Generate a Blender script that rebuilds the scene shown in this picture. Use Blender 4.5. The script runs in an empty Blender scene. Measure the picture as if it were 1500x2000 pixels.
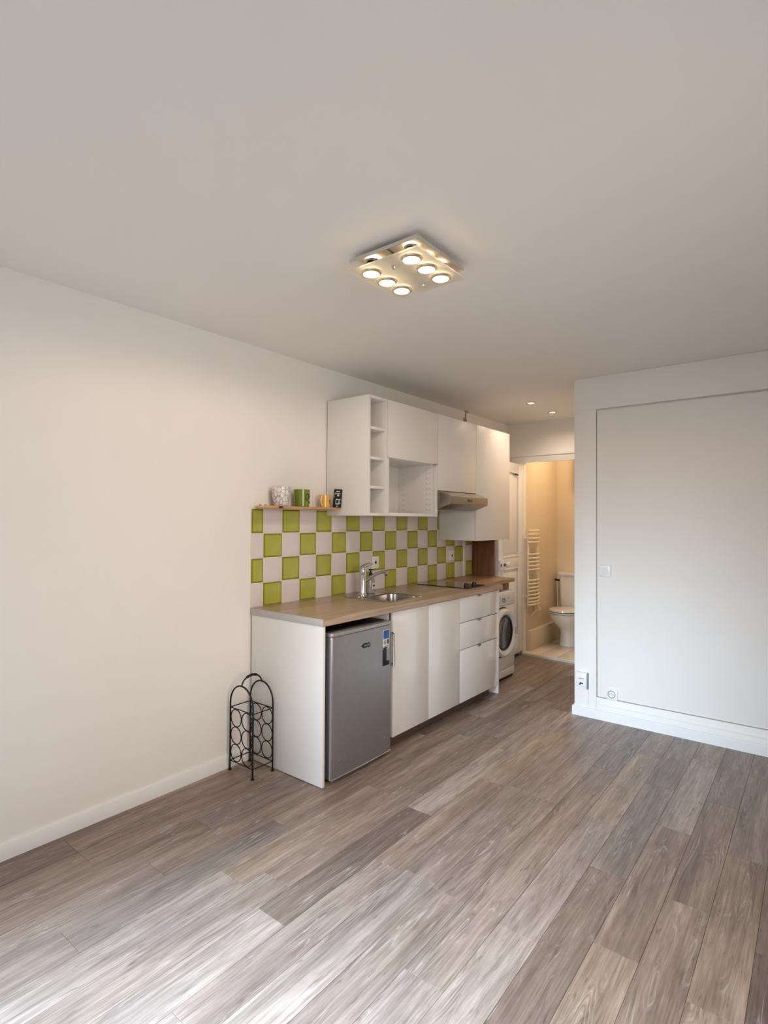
import bpy, bmesh, math, random
from mathutils import Vector, Matrix
random.seed(7)
PI = math.pi
scene = bpy.context.scene
COL = scene.collection

# ------------------------------------------------------------------ camera
CX, CH, YAW, PITCH, ROLL, FPX = 2.7064, 1.4335, 0.6684, 0.0161, 0.0045, 1076.746
cam_d = bpy.data.cameras.new('camera')
cam_d.sensor_fit = 'HORIZONTAL'; cam_d.sensor_width = 36.0; cam_d.lens = 36.0 * FPX / 1500.0
cam_d.clip_start = 0.02; cam_d.clip_end = 60
cam = bpy.data.objects.new('camera', cam_d); COL.objects.link(cam)
_c, _s = math.cos(YAW), math.sin(YAW)
_f = Vector((-_s, _c, 0)); _r = Vector((_c, _s, 0)); _u = Vector((0, 0, 1))
_f2 = _f * math.cos(PITCH) + _u * math.sin(PITCH); _u2 = _u * math.cos(PITCH) - _f * math.sin(PITCH)
_r3 = _r * math.cos(ROLL) + _u2 * math.sin(ROLL); _u3 = _u2 * math.cos(ROLL) - _r * math.sin(ROLL)
cam.matrix_world = Matrix(((_r3.x, _u3.x, -_f2.x, CX), (_r3.y, _u3.y, -_f2.y, 0.0), (_r3.z, _u3.z, -_f2.z, CH), (0, 0, 0, 1)))
scene.camera = cam

# ------------------------------------------------------------------ world, daylight, exposure
scene.view_settings.view_transform = 'Standard'
scene.view_settings.look = 'None'
scene.view_settings.gamma = 1.0
scene.view_settings.use_curve_mapping = False
scene.view_settings.exposure = 0.28
world = bpy.data.worlds.new('sky'); scene.world = world; world.use_nodes = True
_bg = world.node_tree.nodes['Background']
_bg.inputs[0].default_value = (0.62, 0.78, 1.0, 1); _bg.inputs[1].default_value = 0.6

def light(kind, name, loc, energy, color, target=None, **kw):
    d = bpy.data.lights.new(name, kind); d.energy = energy; d.color = color
    for k, v in kw.items(): setattr(d, k, v)
    o = bpy.data.objects.new(name, d); COL.objects.link(o); o.location = loc
    if target is not None:
        o.rotation_euler = (Vector(target) - Vector(loc)).to_track_quat('-Z', 'Y').to_euler()
    return o

# daylight falling in through the tall window behind the camera
DAY = (0.62, 0.81, 1.0)
light('AREA', 'window_daylight_high', (1.48, -1.17, 1.75), 88, DAY, target=(1.66, 0.0, 0.0), shape='RECTANGLE', size=.8, size_y=.8, spread=math.radians(64))
light('AREA', 'window_daylight_low', (1.30, -1.17, 1.30), 9, DAY, target=(1.50, 3.4, 0.15), shape='RECTANGLE', size=.8, size_y=1.2, spread=math.radians(34))

# added warm fill from an invented side window, to brighten the kitchen fronts
light('AREA', 'added_side_fill', (3.66, 0.95, 1.55), 15.5, (1.0, .90, .82), target=(0.3, 2.7, 0.3), shape='RECTANGLE', size=1.3, size_y=1.2, spread=math.radians(112))

# ------------------------------------------------------------------ mesh helpers (all shapes are given in world coordinates)
ORIG = {}
def new(): return bmesh.new()
def box(bm, lo, hi, bev=0.0, seg=2, mat=None):
    m = bmesh.new()
    r = bmesh.ops.create_cube(m, size=1.0)
    for v in m.verts:
        v.co = Vector([lo[i] + (v.co[i] + .5) * (hi[i] - lo[i]) for i in range(3)])
    if bev > 0:
        bmesh.ops.bevel(m, geom=m.edges[:], offset=bev, segments=seg, profile=.5, affect='EDGES')
    add(bm, m, mat)
def add(bm, m, mat=None):
    if mat is not None: m.transform(mat)
    t = bpy.data.meshes.new('t'); m.to_mesh(t); m.free(); bm.from_mesh(t); bpy.data.meshes.remove(t)
def frame_of(d):
    d = d.normalized(); a = Vector((0, 0, 1)) if abs(d.z) < .9 else Vector((1, 0, 0))
    u = d.cross(a).normalized(); return u, d.cross(u).normalized()
def cyl(bm, p0, p1, r0, r1=None, n=20, caps=True):
    p0, p1 = Vector(p0), Vector(p1); r1 = r0 if r1 is None else r1
    u, w = frame_of(p1 - p0)
    A = [bm.verts.new(p0 + (u * math.cos(2 * PI * i / n) + w * math.sin(2 * PI * i / n)) * r0) for i in range(n)]
    Bv = [bm.verts.new(p1 + (u * math.cos(2 * PI * i / n) + w * math.sin(2 * PI * i / n)) * r1) for i in range(n)]
    for i in range(n): bm.faces.new((A[i], A[(i + 1) % n], Bv[(i + 1) % n], Bv[i]))
    if caps: bm.faces.new(A[::-1]); bm.faces.new(Bv)
def tube(bm, pts, r, n=8, closed=False, caps=True):
    pts = [Vector(p) for p in pts]; rings = []; N = len(pts); up = None
    for k, p in enumerate(pts):
        a = pts[k - 1] if (k > 0 or closed) else p; b = pts[(k + 1) % N] if (k < N - 1 or closed) else p
        d = (b - a).normalized()
        if up is None: u, w = frame_of(d)
        else:
            u = (up - d * up.dot(d)).normalized(); w = d.cross(u)
        up = u
        rr = r[k] if isinstance(r, (list, tuple)) else r
        rings.append([bm.verts.new(p + (u * math.cos(2 * PI * i / n) + w * math.sin(2 * PI * i / n)) * rr) for i in range(n)])
    for k in range(N if closed else N - 1):
        A, Bv = rings[k], rings[(k + 1) % N]
        for i in range(n): bm.faces.new((A[i], A[(i + 1) % n], Bv[(i + 1) % n], Bv[i]))
    if caps and not closed: bm.faces.new(rings[0][::-1]); bm.faces.new(rings[-1])
def lathe(bm, prof, c, n=28, axis=(0, 0, 1), close=True, sx=1.0, sy=1.0):
    c = Vector(c); d = Vector(axis).normalized()
    if abs(d.z) > .99: u, w = Vector((1, 0, 0)), Vector((0, 1, 0)) * (1 if d.z > 0 else -1)
    else: u, w = frame_of(d)
    rings = []
    for r, h in prof:
        rings.append([bm.verts.new(c + d * h + (u * math.cos(2 * PI * i / n) * sx + w * math.sin(2 * PI * i / n) * sy) * max(r, 1e-5)) for i in range(n)])
    for A, Bv in zip(rings, rings[1:]):
        for i in range(n): bm.faces.new((A[i], A[(i + 1) % n], Bv[(i + 1) % n], Bv[i]))
    if close: bm.faces.new(rings[0][::-1]); bm.faces.new(rings[-1])
def prism(bm, poly, axis, a, b, bev=0.0):
    """poly: 2-D points in the two other axes (cyclic order), extruded from a to b along axis"""
    m = bmesh.new()
    def P(p, t):
        if axis == 'x': return (t, p[0], p[1])
        if axis == 'y': return (p[0], t, p[1])
        return (p[0], p[1], t)
    A = [m.verts.new(P(p, a)) for p in poly]; Bv = [m.verts.new(P(p, b)) for p in poly]; n = len(poly)
    m.faces.new(A[::-1]); m.faces.new(Bv)
    for i in range(n): m.faces.new((A[i], A[(i + 1) % n], Bv[(i + 1) % n], Bv[i]))
    bmesh.ops.recalc_face_normals(m, faces=m.faces[:])
    if bev: bmesh.ops.bevel(m, geom=m.edges[:], offset=bev, segments=2, profile=.5, affect='EDGES')
    add(bm, m)
def rrect(x0, y0, x1, y1, r, n=5):
    pts = []
    for cx, cy, a in ((x1 - r, y1 - r, 0), (x0 + r, y1 - r, PI / 2), (x0 + r, y0 + r, PI), (x1 - r, y0 + r, 1.5 * PI)):
        for i in range(n + 1): pts.append((cx + r * math.cos(a + PI / 2 * i / n), cy + r * math.sin(a + PI / 2 * i / n)))
    return pts
def loft(bm, loops, cap0=True, cap1=True):
    R = [[bm.verts.new(p) for p in L] for L in loops]; n = len(R[0])
    for A, Bv in zip(R, R[1:]):
        for i in range(n): bm.faces.new((A[i], A[(i + 1) % n], Bv[(i + 1) % n], Bv[i]))
    if cap0: bm.faces.new(R[0][::-1])
    if cap1: bm.faces.new(R[-1])
def obj(name, bm, mat, parent=None, smooth=True, origin=None, color=None):
    bmesh.ops.recalc_face_normals(bm, faces=bm.faces[:])
    xs = [v.co for v in bm.verts]
    lo = Vector([min(v[i] for v in xs) for i in range(3)]); hi = Vector([max(v[i] for v in xs) for i in range(3)])
    org = Vector(origin) if origin is not None else Vector(((lo.x + hi.x) / 2, (lo.y + hi.y) / 2, lo.z))
    for v in bm.verts: v.co -= org
    me = bpy.data.meshes.new(name); bm.to_mesh(me); bm.free()
    if smooth:
        me.shade_smooth(); me.set_sharp_from_angle(angle=math.radians(38))
    me.materials.append(mat)
    o = bpy.data.objects.new(name, me); COL.objects.link(o)
    if parent is not None:
        o.parent = parent; o.location = org - ORIG[parent.name]
    else: o.location = org
    ORIG[o.name] = org
    return o
def tag(o, label, cat=None, group=None, kind=None):
    o['label'] = label
    if cat: o['category'] = cat
    if group: o['group'] = group
    if kind: o['kind'] = kind
    return o
def thing(name, label, cat, loc, group=None, kind=None):
    o = bpy.data.objects.new(name, None); COL.objects.link(o); o.location = loc; o.empty_display_size = .05
    ORIG[o.name] = Vector(loc); tag(o, label, cat, group, kind); return o
def struct(name, bm, mat, label, smooth=False):
    return tag(obj(name, bm, mat, smooth=smooth), label, kind='structure')
def bx(name, lo, hi, mat, parent=None, bev=0.0015):
    bm = new(); box(bm, lo, hi, bev); return obj(name, bm, mat, parent)

# ------------------------------------------------------------------ materials
def lin(c):
    return tuple(((v / 255.0) / 12.92 if v / 255.0 <= .04045 else ((v / 255.0 + .055) / 1.055) ** 2.4) for v in c)
def nt(name):
    m = bpy.data.materials.new(name); m.use_nodes = True; t = m.node_tree; return m, t, t.nodes['Principled BSDF']
def N(t, kind, **kw):
    n = t.nodes.new(kind)
    for k, v in kw.items():
        if k.startswith('i_'): n.inputs[k[2:].replace('_', ' ')].default_value = v
        else: setattr(n, k, v)
    return n
def coords(t, scale=(1, 1, 1), kind='Object'):
    tc = N(t, 'ShaderNodeTexCoord'); mp = N(t, 'ShaderNodeMapping'); mp.inputs['Scale'].default_value = scale
    t.links.new(tc.outputs[kind], mp.inputs['Vector']); return mp.outputs['Vector']
def plain(name, rgb, rough=.5, metal=0.0, var=.03, scale=40, bump=0.0, spec=.5, coat=0.0, emit=None, es=0.0, trans=0.0, stretch=(1, 1, 1)):
    m, t, p = nt(name); c = lin(rgb)
    v = coords(t, stretch); n = N(t, 'ShaderNodeTexNoise'); n.inputs['Scale'].default_value = scale; n.inputs['Detail'].default_value = 4
    t.links.new(v, n.inputs['Vector'])
    r = N(t, 'ShaderNodeValToRGB')
    r.color_ramp.elements[0].position = .3; r.color_ramp.elements[1].position = .7
    r.color_ramp.elements[0].color = tuple(x * (1 - var) for x in c) + (1,); r.color_ramp.elements[1].color = tuple(min(1, x * (1 + var)) for x in c) + (1,)
    t.links.new(n.outputs['Fac'], r.inputs['Fac']); t.links.new(r.outputs['Color'], p.inputs['Base Color'])
    p.inputs['Roughness'].default_value = rough; p.inputs['Metallic'].default_value = metal
    p.inputs['Specular IOR Level'].default_value = spec
    if coat: p.inputs['Coat Weight'].default_value = coat; p.inputs['Coat Roughness'].default_value = .05
    if trans: p.inputs['Transmission Weight'].default_value = trans
    if emit: p.inputs['Emission Color'].default_value = lin(emit) + (1,); p.inputs['Emission Strength'].default_value = es
    if bump:
        b = N(t, 'ShaderNodeBump'); b.inputs['Strength'].default_value = bump; b.inputs['Distance'].default_value = .002
        t.links.new(n.outputs['Fac'], b.inputs['Height']); t.links.new(b.outputs['Normal'], p.inputs['Normal'])
    return m
def wood(name, dark, light_, rough=.4, axis=1, scale=1.0, spec=.5):
    m, t, p = nt(name); s = [26 * scale] * 3; s[axis] = 1.6 * scale
    v = coords(t, s); n = N(t, 'ShaderNodeTexNoise'); n.inputs['Scale'].default_value = 1.6; n.inputs['Detail'].default_value = 7; n.inputs['Roughness'].default_value = .6; n.inputs['Distortion'].default_value = .5
    t.links.new(v, n.inputs['Vector']); r = N(t, 'ShaderNodeValToRGB')
    r.color_ramp.elements[0].position = .32; r.color_ramp.elements[1].position = .68
    r.color_ramp.elements[0].color = lin(dark) + (1,); r.color_ramp.elements[1].color = lin(light_) + (1,)
    t.links.new(n.outputs['Fac'], r.inputs['Fac']); t.links.new(r.outputs['Color'], p.inputs['Base Color'])
    p.inputs['Roughness'].default_value = rough; p.inputs['Specular IOR Level'].default_value = spec
    b = N(t, 'ShaderNodeBump'); b.inputs['Strength'].default_value = .12; b.inputs['Distance'].default_value = .001
    t.links.new(n.outputs['Fac'], b.inputs['Height']); t.links.new(b.outputs['Normal'], p.inputs['Normal'])
    return m
def floor_mat():
    m, t, p = nt('limed_oak_vinyl'); L = t.links.new
    oi = N(t, 'ShaderNodeObjectInfo'); tc = N(t, 'ShaderNodeTexCoord')
    cmb = N(t, 'ShaderNodeCombineXYZ'); mu = N(t, 'ShaderNodeMath', operation='MULTIPLY'); mu.inputs[1].default_value = 37.0
    L(oi.outputs['Random'], mu.inputs[0])
    for k in 'XYZ': L(mu.outputs[0], cmb.inputs[k])
    ad = N(t, 'ShaderNodeVectorMath', operation='ADD'); L(tc.outputs['Object'], ad.inputs[0]); L(cmb.outputs[0], ad.inputs[1])
    def mapped(sc):
        q = N(t, 'ShaderNodeMapping'); q.inputs['Scale'].default_value = sc; L(ad.outputs[0], q.inputs['Vector']); return q.outputs[0]
    def noise(sc, scale, det=4, rough=.55, dist=0.0):
        n = N(t, 'ShaderNodeTexNoise'); n.inputs['Scale'].default_value = scale; n.inputs['Detail'].default_value = det
        n.inputs['Roughness'].default_value = rough; n.inputs['Distortion'].default_value = dist; L(mapped(sc), n.inputs['Vector']); return n.outputs['Fac']
    def ramp(src, a, b, ca=(0, 0, 0, 1), cb=(1, 1, 1, 1)):
        r = N(t, 'ShaderNodeValToRGB'); r.color_ramp.elements[0].position = a; r.color_ramp.elements[1].position = b
        r.color_ramp.elements[0].color = ca; r.color_ramp.elements[1].color = cb; L(src, r.inputs['Fac']); return r.outputs['Color']
    def math_(op, a, b):
        n = N(t, 'ShaderNodeMath', operation=op)
        for i, x in enumerate((a, b)):
            if isinstance(x, (int, float)): n.inputs[i].default_value = x
            else: L(x, n.inputs[i])
        return n.outputs[0]
    def mix(fac, a, b, mode='MIX'):
        n = N(t, 'ShaderNodeMix', data_type='RGBA', blend_type=mode)
        if isinstance(fac, (int, float)): n.inputs[0].default_value = fac
        else: L(fac, n.inputs[0])
        for i, x in ((6, a), (7, b)):
            if isinstance(x, tuple): n.inputs[i].default_value = x
            else: L(x, n.inputs[i])
        return n.outputs[2]
    broad = noise((9, .7, 1), 1.4, 4, .6)                    # broad tone inside one board
    fibre = noise((95, 2.4, 1), 1.5, 6, .7)              # fine fibre
    flame = noise((13, .95, 1), 1.0, 2.5, .5, .3)        # field whose contour lines give the cathedral figure
    rings = math_('SINE', math_('MULTIPLY', flame, 115.0), 0.0)
    line = ramp(rings, .84, 1.0)
    dline = ramp(math_('MULTIPLY', rings, -1.0), .55, 1.0)
    patch = ramp(noise((11, 2.2, 1), 1.5, 3), .50, .64)
    mott = ramp(noise((30, 4.0, 1), 1.3, 4, .65, .3), .30, .62)
    knot = ramp(noise((42, 6.5, 1), 1.4, 3, .6, .6), .63, .74)
    base = mix(ramp(broad, .3, .7), mix(1.0, oi.outputs['Color'], (.68, .66, .66, 1), 'MULTIPLY'), mix(1.0, oi.outputs['Color'], (1.28, 1.27, 1.26, 1), 'MULTIPLY'))
    fb = mix(ramp(fibre, .30, .72), mix(1.0, base, (.66, .64, .62, 1), 'MULTIPLY'), mix(1.0, base, (1.25, 1.25, 1.26, 1), 'MULTIPLY'))
    fb = mix(mott, mix(1.0, fb, (.70, .67, .65, 1), 'MULTIPLY'), fb)
    lm = math_('MULTIPLY', line, patch); dm = math_('MULTIPLY', dline, patch)
    c1 = mix(math_('MULTIPLY', dm, .55), fb, mix(1.0, fb, (.5, .46, .44, 1), 'MULTIPLY'))
    c2 = mix(math_('MULTIPLY', lm, .5), c1, (.50, .47, .45, 1))
    c3 = mix(math_('MULTIPLY', knot, .55), c2, (.045, .033, .028, 1))
    L(c3, p.inputs['Base Color'])
    p.inputs['Roughness'].default_value = .38; p.inputs['Specular IOR Level'].default_value = .45
    b = N(t, 'ShaderNodeBump'); b.inputs['Strength'].default_value = .35; b.inputs['Distance'].default_value = .0012
    hh = math_('ADD', fibre, math_('MULTIPLY', lm, .8)); L(hh, b.inputs['Height']); L(b.outputs['Normal'], p.inputs['Normal'])
    return m

M = {}
M['paint'] = plain('wall_paint', (242, 238, 232), .62, var=.012, scale=3, bump=.0)
M['ceil'] = plain('ceiling_paint', (242, 238, 232), .7, var=.012, scale=2)
M['trimw'] = plain('satin_trim_paint', (238, 237, 234), .38, var=.01, scale=6)
M['seam'] = plain('dark_joint', (48, 38, 34), .8)
M['floor'] = floor_mat()
M['grout'] = plain('pale_yellow_grout', (232, 224, 190), .8, bump=.2, scale=200)
M['tile_w'] = plain('white_glazed_tile', (226, 216, 212), .14, var=.02, scale=14)
M['tile_g'] = plain('lime_green_glazed_tile', (176, 177, 70), .14, var=.10, scale=9)
M['tile_ge'] = plain('dark_green_glaze_edge', (134, 132, 38), .2, var=.08, scale=30)
M['carcass'] = plain('white_melamine', (236, 232, 226), .42, var=.01, scale=8)
M['gloss'] = plain('white_gloss_front', (238, 234, 229), .13, var=.008, scale=5, coat=.3)
M['matfront'] = plain('white_satin_front', (236, 231, 224), .35, var=.01, scale=6)
M['worktop'] = wood('oak_laminate', (158, 132, 106), (196, 170, 142), .28, 1, .8)
M['worktop_edge'] = plain('grey_laminate_edge', (190, 186, 182), .45)
M['brownwood'] = wood('brown_stained_wood', (92, 54, 30), (132, 84, 50), .35, 2, 1.0)
M['oldwood'] = wood('old_worktop_wood', (150, 112, 80), (192, 152, 114), .35, 1, 1.0)
M['shelfwood'] = wood('pale_pine', (186, 134, 92), (222, 178, 134), .5, 1, 1.4)
M['bark'] = plain('dark_knot', (64, 38, 24), .7)
M['steel'] = plain('brushed_steel', (178, 174, 168), .30, 1.0, var=.05, scale=60, stretch=(1, 1, 12))
M['hoodsteel'] = plain('hood_steel', (158, 148, 138), .36, 1.0, var=.05, scale=60, stretch=(1, .1, 8))
M['fridge'] = plain('silver_fridge_door', (160, 158, 160), .40, .7, var=.03, scale=30)
M['fridgecap'] = plain('silver_plastic_cap', (168, 162, 160), .35, .4)
M['chrome'] = plain('polished_chrome', (214, 212, 210), .07, 1.0, var=.01)
M['sinksteel'] = plain('sink_steel', (176, 170, 164), .22, 1.0, var=.04, scale=50)
M['black'] = plain('black_plastic', (14, 14, 15), .4)
M['blackiron'] = plain('black_iron', (16, 13, 12), .5, .3, bump=.2, scale=120)
M['darkvoid'] = plain('black_fridge_cabinet', (24, 24, 26), .5)
M['blackglass'] = plain('black_ceramic_glass', (10, 9, 9), .05, coat=.5)
M['appl'] = plain('white_appliance_enamel', (228, 224, 222), .28)
M['applgrey'] = plain('light_grey_plastic', (190, 188, 188), .35)
M['portglass'] = plain('dark_porthole_glass', (16, 12, 12), .06, coat=.6)
M['plastic'] = plain('white_socket_plastic', (240, 239, 236), .3)
M['greyplastic'] = plain('grey_plastic', (128, 132, 138), .4)
M['ceramic'] = plain('white_sanitary_ceramic', (236, 230, 222), .12, coat=.3)
M['radiator'] = plain('cream_enamel', (248, 236, 208), .3)
M['bathpaint'] = plain('bathroom_paint', (226, 210, 184), .5, var=.02, scale=4)
M['bathtile'] = plain('cream_floor_tile', (232, 222, 204), .25, var=.03, scale=7)
M['blue'] = plain('blue_print', (24, 92, 160), .4, var=.25, scale=40)
M['paper'] = plain('paper_label', (216, 212, 206), .6)
M['ink'] = plain('black_ink', (22, 20, 20), .5)
M['greenmug'] = plain('olive_green_glaze', (116, 132, 22), .15, coat=.3)
M['yellowmug'] = plain('yellow_glaze', (226, 176, 70), .2, coat=.3)
M['whiteglaze'] = plain('white_glaze', (232, 226, 218), .2, coat=.3)
M['bluecap'] = plain('dark_blue_plastic', (20, 26, 74), .35)
M['plinth'] = wood('dark_plinth', (78, 62, 52), (104, 84, 70), .45, 1)
M['frost'] = plain('frosted_glass', (250, 244, 232), .45, trans=.55)
M['ringgold'] = plain('satin_nickel_ring', (232, 218, 192), .25, .8)
M['bulb'] = plain('glowing_halogen_bulb', (255, 240, 210), .4, emit=(255, 232, 190), es=9)
M['led'] = plain('glowing_led', (255, 240, 220), .4, emit=(255, 228, 190), es=14)
M['brass'] = plain('aged_pipe', (170, 140, 112), .5, .3)

def pattern_mug():
    m, t, p = nt('white_mug_with_grey_floral_print'); L = t.links.new
    v = coords(t, (1, 1, .8)); vo = N(t, 'ShaderNodeTexVoronoi', feature='DISTANCE_TO_EDGE'); vo.inputs['Scale'].default_value = 42; L(v, vo.inputs['Vector'])
    r = N(t, 'ShaderNodeValToRGB'); r.color_ramp.elements[0].position = .03; r.color_ramp.elements[1].position = .09
    r.color_ramp.elements[0].color = lin((168, 160, 152)) + (1,); r.color_ramp.elements[1].color = lin((230, 224, 216)) + (1,)
    L(vo.outputs['Distance'], r.inputs['Fac']); L(r.outputs['Color'], p.inputs['Base Color']); p.inputs['Roughness'].default_value = .2
    return m
M['floral'] = pattern_mug()
def glass_mat(name, col, rough=0.0):
    m, t, p = nt(name); p.inputs['Base Color'].default_value = lin(col) + (1,); p.inputs['Transmission Weight'].default_value = 1.0
    p.inputs['Roughness'].default_value = rough; p.inputs['IOR'].default_value = 1.45; return m
M['clear'] = plain('cloudy_clear_plastic', (206, 200, 194), .12, trans=.5, coat=.4)
M['pane'] = glass_mat('window_glass', (250, 252, 252), 0.0)

# ------------------------------------------------------------------ the shell
H = 2.5006; YR = 4.1362; YB = 5.6357; XR = 1.262; YREAR = -1.10; XE = 3.60; BX = 0.19; BY = 6.60
def slab(name, lo, hi, mat, label):
    bm = new(); box(bm, lo, hi); return struct(name, bm, mat, label)
bm = new(); box(bm, (-.1, YREAR - .1, -.10), (XE + .1, YB + .02, -.007))
floor = struct('floor', bm, M['seam'], 'grey-brown limed oak plank floor running the length of the room')
slab('ceiling', (-.1, YREAR - .1, H), (XE + .1, BY + .2, H + .1), M['ceil'], 'plain matt white ceiling over the whole room')
wall_left = slab('wall_left', (-.1, YREAR - .1, -.007), (0, YB + .08, H), M['paint'], 'long plain off-white wall behind the kitchenette')
wall_front = thing('wall_front', 'white panelled wall stub facing the room, right of the hallway', None, (XR, YR, 0), kind='structure')
REC = .008
bm = new(); box(bm, (XR + .02, YR + .03, 0), (XE + .1, YB, H)); obj('wall_core', bm, M['paint'], wall_front, smooth=False)
bx('panel_field', (1.4265, YR + REC, .1600), (XE, YR + .0298, 2.2495), M['paint'], wall_front, .002)
bx('stile', (XR, YR, 0), (1.421, YB, 2.262), M['paint'], wall_front, .002)
bx('top_rail', (XR + .001, YR - .004, 2.262), (XE, YB, H - .0005), M['paint'], wall_front, .002)
bx('bottom_rail', (1.4215, YR, .0), (XE, YR + .0298, .155), M['paint'], wall_front, .003)
bm = new(); box(bm, (1.424, YR - .006, .104), (XE, YR + .01, .112), .002); obj('moulding', bm, M['paint'], wall_front)
bm = new()
V0, V1, VZ0, VZ1 = .28, 1.62, .92, 2.18  # window opening added out of view, to let the side fill in
box(bm, (XE, YREAR - .1, 0), (XE + .1, V0, H)); box(bm, (XE, V1, 0), (XE + .1, YR + .02, H)); box(bm, (XE, V0, 0), (XE + .1, V1, VZ0)); box(bm, (XE, V0, VZ1), (XE + .1, V1, H))
struct('wall_right', bm, M['paint'], 'plain white wall with an added side window opening for fill light to the right of the camera')
bm = new()
for lo, hi in (((V0, VZ0), (V0 + .05, VZ1)), ((V1 - .05, VZ0), (V1, VZ1)), ((V0 + .05, VZ0), (V1 - .05, VZ0 + .05)), ((V0 + .05, VZ1 - .05), (V1 - .05, VZ1)), (((V0 + V1) / 2 - .035, VZ0 + .05), ((V0 + V1) / 2 + .035, VZ1 - .05))):
    box(bm, (XE + .01, lo[0] + .001, lo[1] + .001), (XE + .05, hi[0] - .001, hi[1] - .001), .003)
tag(obj('added_window', bm, M['trimw']), 'unseen white framed side window added for fill light to the right of the camera', kind='structure')  # invented window frame, set around the added fill lamp
bm = new()
box(bm, (-.1, YB, 0), (BX - .002, YB + .06, H)); box(bm, (BX - .002, YB, 2.075), (.98, YB + .06, H)); box(bm, (.98, YB, 0), (XR + .1, YB + .06, H))
struct('wall_hall', bm, M['paint'], 'white wall at the end of the hallway holding the bathroom doorway')
# wall behind the camera with its window opening
WX0, WX1, WZ0, WZ1 = .62, 1.88, .35, 2.22
bm = new()
box(bm, (0, YREAR - .1, 0), (WX0, YREAR, H)); box(bm, (WX1, YREAR - .1, 0), (XE, YREAR, H))
box(bm, (WX0, YREAR - .1, 0), (WX1, YREAR, WZ0)); box(bm, (WX0, YREAR - .1, WZ1), (WX1, YREAR, H))
struct('wall_rear', bm, M['paint'], 'white wall with the tall window behind the camera')
win = thing('window_1', 'tall white two-casement window behind the camera', None, ((WX0 + WX1) / 2, YREAR - .05, WZ0), kind='structure')
for i in range(2):
    a = WX0 + .002 + i * (WX1 - WX0) / 2; b = a + (WX1 - WX0) / 2 - .004
    bm = new()
    for lo, hi in (((a, WZ0 + .002), (a + .05, WZ1 - .002)), ((b - .05, WZ0 + .002), (b, WZ1 - .002)), ((a + .05, WZ0 + .002), (b - .05, WZ0 + .07)), ((a + .05, WZ1 - .06), (b - .05, WZ1 - .002))):
        box(bm, (lo[0], YREAR - .06, lo[1]), (hi[0], YREAR - .015, hi[1]), .003)
    obj('window_frame', bm, M['trimw'], win)

# floor boards, one object each
PW = .146; PL = .935; PX0 = 1.945 - 14 * PW
JOINT = {-13: 1.07, -12: 1.07, -11: .60, -10: 1.22, -9: .83, -8: 1.38, -7: .55, -6: 1.335, -5: .90, -4: 1.86, -3: 1.835, -2: 1.45, -1: 1.815, 0: 2.36, 1: 1.94, 2: 3.28, 3: 1.88, 4: 1.30, 5: .7, 6: 1.1}
TONES = {'light': (166, 153, 144), 'tan': (164, 146, 129), 'mid': (153, 138, 128), 'rose': (149, 131, 119), 'grey': (141, 129, 122), 'dark': (132, 117, 107)}
SET = {(-1, 0): 'light', (-1, -1): 'light', (-1, 1): 'tan', (0, 0): 'grey', (0, -1): 'dark', (-6, -1): 'light', (3, 0): 'tan', (3, -1): 'tan', (3, 1): 'mid', (4, 0): 'dark', (4, 1): 'dark', (4, 2): 'rose', (1, 0): 'rose', (1, -1): 'tan', (2, -1): 'rose', (2, -2): 'rose', (0, 1): 'grey', (0, -2): 'rose', (-8, 0): 'tan', (-9, -1): 'mid', (-9, 0): 'grey', (-5, 0): 'mid', (-4, 0): 'mid', (-3, 0): 'mid', (-3, -1): 'mid', (-2, 0): 'mid', (-2, -1): 'light', (-7, 0): 'mid', (-4, -1): 'light', (-5, -1): 'light', (-13, 0): 'rose', (-12, 0): 'rose', (-11, 0): 'rose', (-10, 0): 'rose', (-13, -1): 'dark', (-12, -1): 'rose', (-11, -1): 'rose', (-10, -1): 'mid'}
pm = {}
def plank_mesh(w, l):
    k = (round(w, 4), round(l, 4))
    if k not in pm:
        b = bmesh.new(); g = .0005
        lo = [b.verts.new((x, y, -.006)) for x, y in ((g, g), (w - g, g), (w - g, l - g), (g, l - g))]
        m1 = [b.verts.new((x, y, -.0007)) for x, y in ((g, g), (w - g, g), (w - g, l - g), (g, l - g))]
        e = g + .0009
        up = [b.verts.new((x, y, 0)) for x, y in ((e, e), (w - e, e), (w - e, l - e), (e, l - e))]
        for A, Bv in ((lo, m1), (m1, up)):
            for i in range(4): b.faces.new((A[i], A[(i + 1) % 4], Bv[(i + 1) % 4], Bv[i]))
        b.faces.new(up); b.faces.new(lo[::-1]); bmesh.ops.recalc_face_normals(b, faces=b.faces[:])
        me = bpy.data.meshes.new('plank'); b.to_mesh(me); b.free(); me.materials.append(M['floor']); pm[k] = me
    return pm[k]
rt = random.Random(3)
for row in range(-14, 12):
    x0 = 1.945 + row * PW; x1 = x0 + PW
    x0 = max(x0, 0.0); x1 = min(x1, XE)
    if x1 - x0 < .01: continue
    ymax = YB if x0 < XR else YR + .004
    j = JOINT.get(row, (row * .37) % PL)
    for k in range(-5, 7):
        ya, yb = j + (k) * PL, j + (k + 1) * PL
        ya = max(ya, YREAR); yb = min(yb, ymax)
        if yb - ya < .01: continue
        if yb < -.3 and x0 > 2.6: continue
        o = bpy.data.objects.new('plank', plank_mesh(x1 - x0, yb - ya)); COL.objects.link(o)
        o.parent = floor; o.location = Vector((x0, ya, 0)) - ORIG['floor']
        tn = SET.get((row, k)) or rt.choice(['light', 'tan', 'mid', 'mid', 'rose', 'rose', 'grey', 'dark'])
        c = lin(TONES[tn]); f = rt.uniform(.93, 1.07)
        o.color = (c[0] * f, c[1] * f, c[2] * f, 1)

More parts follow.
